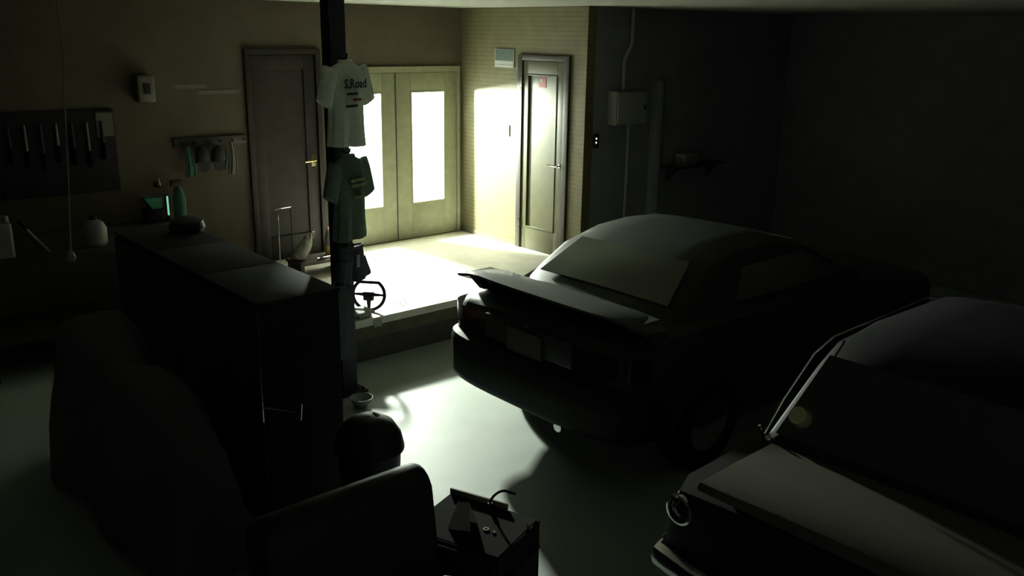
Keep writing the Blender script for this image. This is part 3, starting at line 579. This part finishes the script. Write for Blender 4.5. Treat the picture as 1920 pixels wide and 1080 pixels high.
# wall clutter (back wall, y = 0)
t = thing('paper_dispenser', 'beige wall dispenser with a dark opening on the brown wall', 'dispenser', (-3.55, 0, 2.0))
b = B(); box(b, -.075, .075, -.11, -.001, .0, .23, .02, 3); obj('housing', b, 'beige', t); bx('opening', 'steel_black', -.03, .035, -.114, -.108, .07, .16, parent=t, bev=.002)
for k, (x, z, wd, lab) in enumerate(((-3.12, 2.10, .3, 'upper pale paper strip pinned on the brown wall'), (-2.85, 2.045, .42, 'long pale paper strip pinned below another strip'))):
    t = thing('paper_strip', lab, 'paper', (x, 0, z)); bx('strip', 'cloth_pale', -wd / 2, wd / 2, -.003, -.001, 0, .035, parent=t)
    for s in (-1, 1): obj('pin', lathe(B(), [(.001, 0), (.006, .0), (.004, .006), (.001, .007)], 8, (s * (wd / 2 - .015), -.006, .014)), 'chrome', t)
t = thing('coat_rail', 'dark wall rail with hooks for cloths and caps', 'rail', (-2.96, 0, 1.60))
bx('board', 'bench', -.36, .33, -.025, -.001, -.02, .06, parent=t, bev=.004)
for k in range(6): obj('hook', tube(B(), [(-.3 + .12 * k, -.025, .02), (-.3 + .12 * k, -.06, .01), (-.3 + .12 * k, -.07, .03)], .005, 6), 'steel_black', t)
for k, (x, z0, hh, wd, mt, lab) in enumerate(((-3.22, 1.56, .27, .055, 'cloth_green', 'narrow green cloth hanging from the wall rail'), (-2.80, 1.58, .30, .05, 'cloth_pale', 'pale pinkish cloth hanging from the wall rail'), (-2.86, 1.50, .17, .028, 'cloth_green', 'short green ribbon hanging beside the pale cloth'))):
    rings = [[(x + wd * (0.5 + .5 * f) * math.cos(q) + .02 * f * math.sin(3 * f + k), -.075 - .02 * f + (.012 + .008 * f) * math.sin(q) * (1 + .4 * math.sin(6 * q)), z0 + .03 - hh * f) for q in [2 * math.pi * i / 16 for i in range(16)]] for f in [i / 7 for i in range(8)]]
    tag(obj('hanging_cloth', loft(B(), rings), mt), lab, 'cloth')
for k, (x, lab) in enumerate(((-3.10, 'black cap hung on the wall rail near the green cloth'), (-2.95, 'black cap hung in the middle of the wall rail'))):
    t = thing('baseball_cap', lab, 'cap', (x, -.10, 1.50)); b = B(); loft(b, [[(r * math.cos(q), r * .55 * math.sin(q), z) for q in [2 * math.pi * i / 18 for i in range(18)]] for r, z in ((.066, -.06), (.068, -.01), (.056, .05), (.03, .08), (.004, .085))]); obj('crown', b, 'black_leather', t)
    obj('peak', prism(B(), [(-.055, -.05), (.055, -.05), (.045, -.13), (0, -.15), (-.045, -.13)], -.03, -.022, 'y'), 'black_leather', t)
# battery charger with green glow
t = thing('battery_charger', 'black charger with a glowing green light bar standing on the workbench', 'charger', (-3.55, -.12, .951))
bx('case', 'steel_black', -.12, .04, -.08, .08, 0, .118, parent=t, bev=.01)
bx('light_bar', 'led_green', .055, .066, -.085, -.07, .06, .23, parent=t, label='glowing green light bar'); bx('stem', 'steel_black', .05, .071, -.068, -.04, 0, .24, parent=t)
t = thing('green_tray', 'small green plastic tray lit by the charger light', 'tray', (-3.58, -.12, 1.07))
o = obj('tray_shell', loft(B(), [[(-.1, -.05, .1), (.055, -.05, .1), (.055, .06, .1), (-.1, .06, .1)], [(-.03, -.04, .0), (.05, -.04, .0), (.05, .05, .0), (-.03, .05, .0)]]), 'tray_green', t)
t['label'] = 'small green tray sitting on the charger beside its light bar'
t = thing('spray_bottle', 'green spray bottle beside the glowing charger', 'bottle', (-3.36, -.14, .951))
obj('bottle_body', lathe(B(), [(.001, 0), (.05, 0), (.055, .02), (.055, .2), (.03, .27), (.015, .3), (.001, .3)], 20), 'cloth_green', t); b = B(); box(b, -.07, .03, -.015, .015, .3, .36, .006); tube(b, [(-.03, 0, .31), (-.045, 0, .25)], .006); obj('trigger_head', b, 'black_plastic', t)
t = thing('chrome_knob', 'small shiny chrome knob on a dark wall bracket above the charger', 'knob', (-3.50, -.001, 1.26))
obj('bracket', box(B(), -.02, .02, -.05, 0, -.02, .02, .004), 'steel_black', t); obj('knob', lathe(B(), [(.001, -.02), (.014, -.018), (.02, 0), (.012, .02), (.005, .05), (.001, .055)], 16, (0, -.06, .01)), 'chrome', t)
t = thing('wall_tool_board', 'black tool board hung on the brown wall above the workbench', 'board', (-4.2, 0, 1.25))
bx('panel', 'steel_black', -.55, .38, -.02, -.001, 0, .7, parent=t, bev=.003)
for k in range(7): tl = obj('hand_tool', tube(B(), [(-.45 + .12 * k, -.035, .6), (-.45 + .12 * k, -.035, .42 - .03 * (k % 3))], [.008, .012], 8), 'grey_plastic' if k % 2 else 'steel_dark', t); obj('grip', tube(B(), [(-.45 + .12 * k, -.035, .42 - .03 * (k % 3)), (-.45 + .12 * k, -.035, .28 - .03 * (k % 3))], .016, 8), 'black_rubber', tl)
t = thing('wall_calendar', 'dim grey calendar sheet pinned on the black tool board edge', 'calendar', (-3.90, -.021, 1.72))
bx('sheet', 'beige', -.07, .07, -.006, -.002, -.0, .2, parent=t); bx('binding', 'steel_black', -.07, .07, -.009, -.002, .2, .215, parent=t)
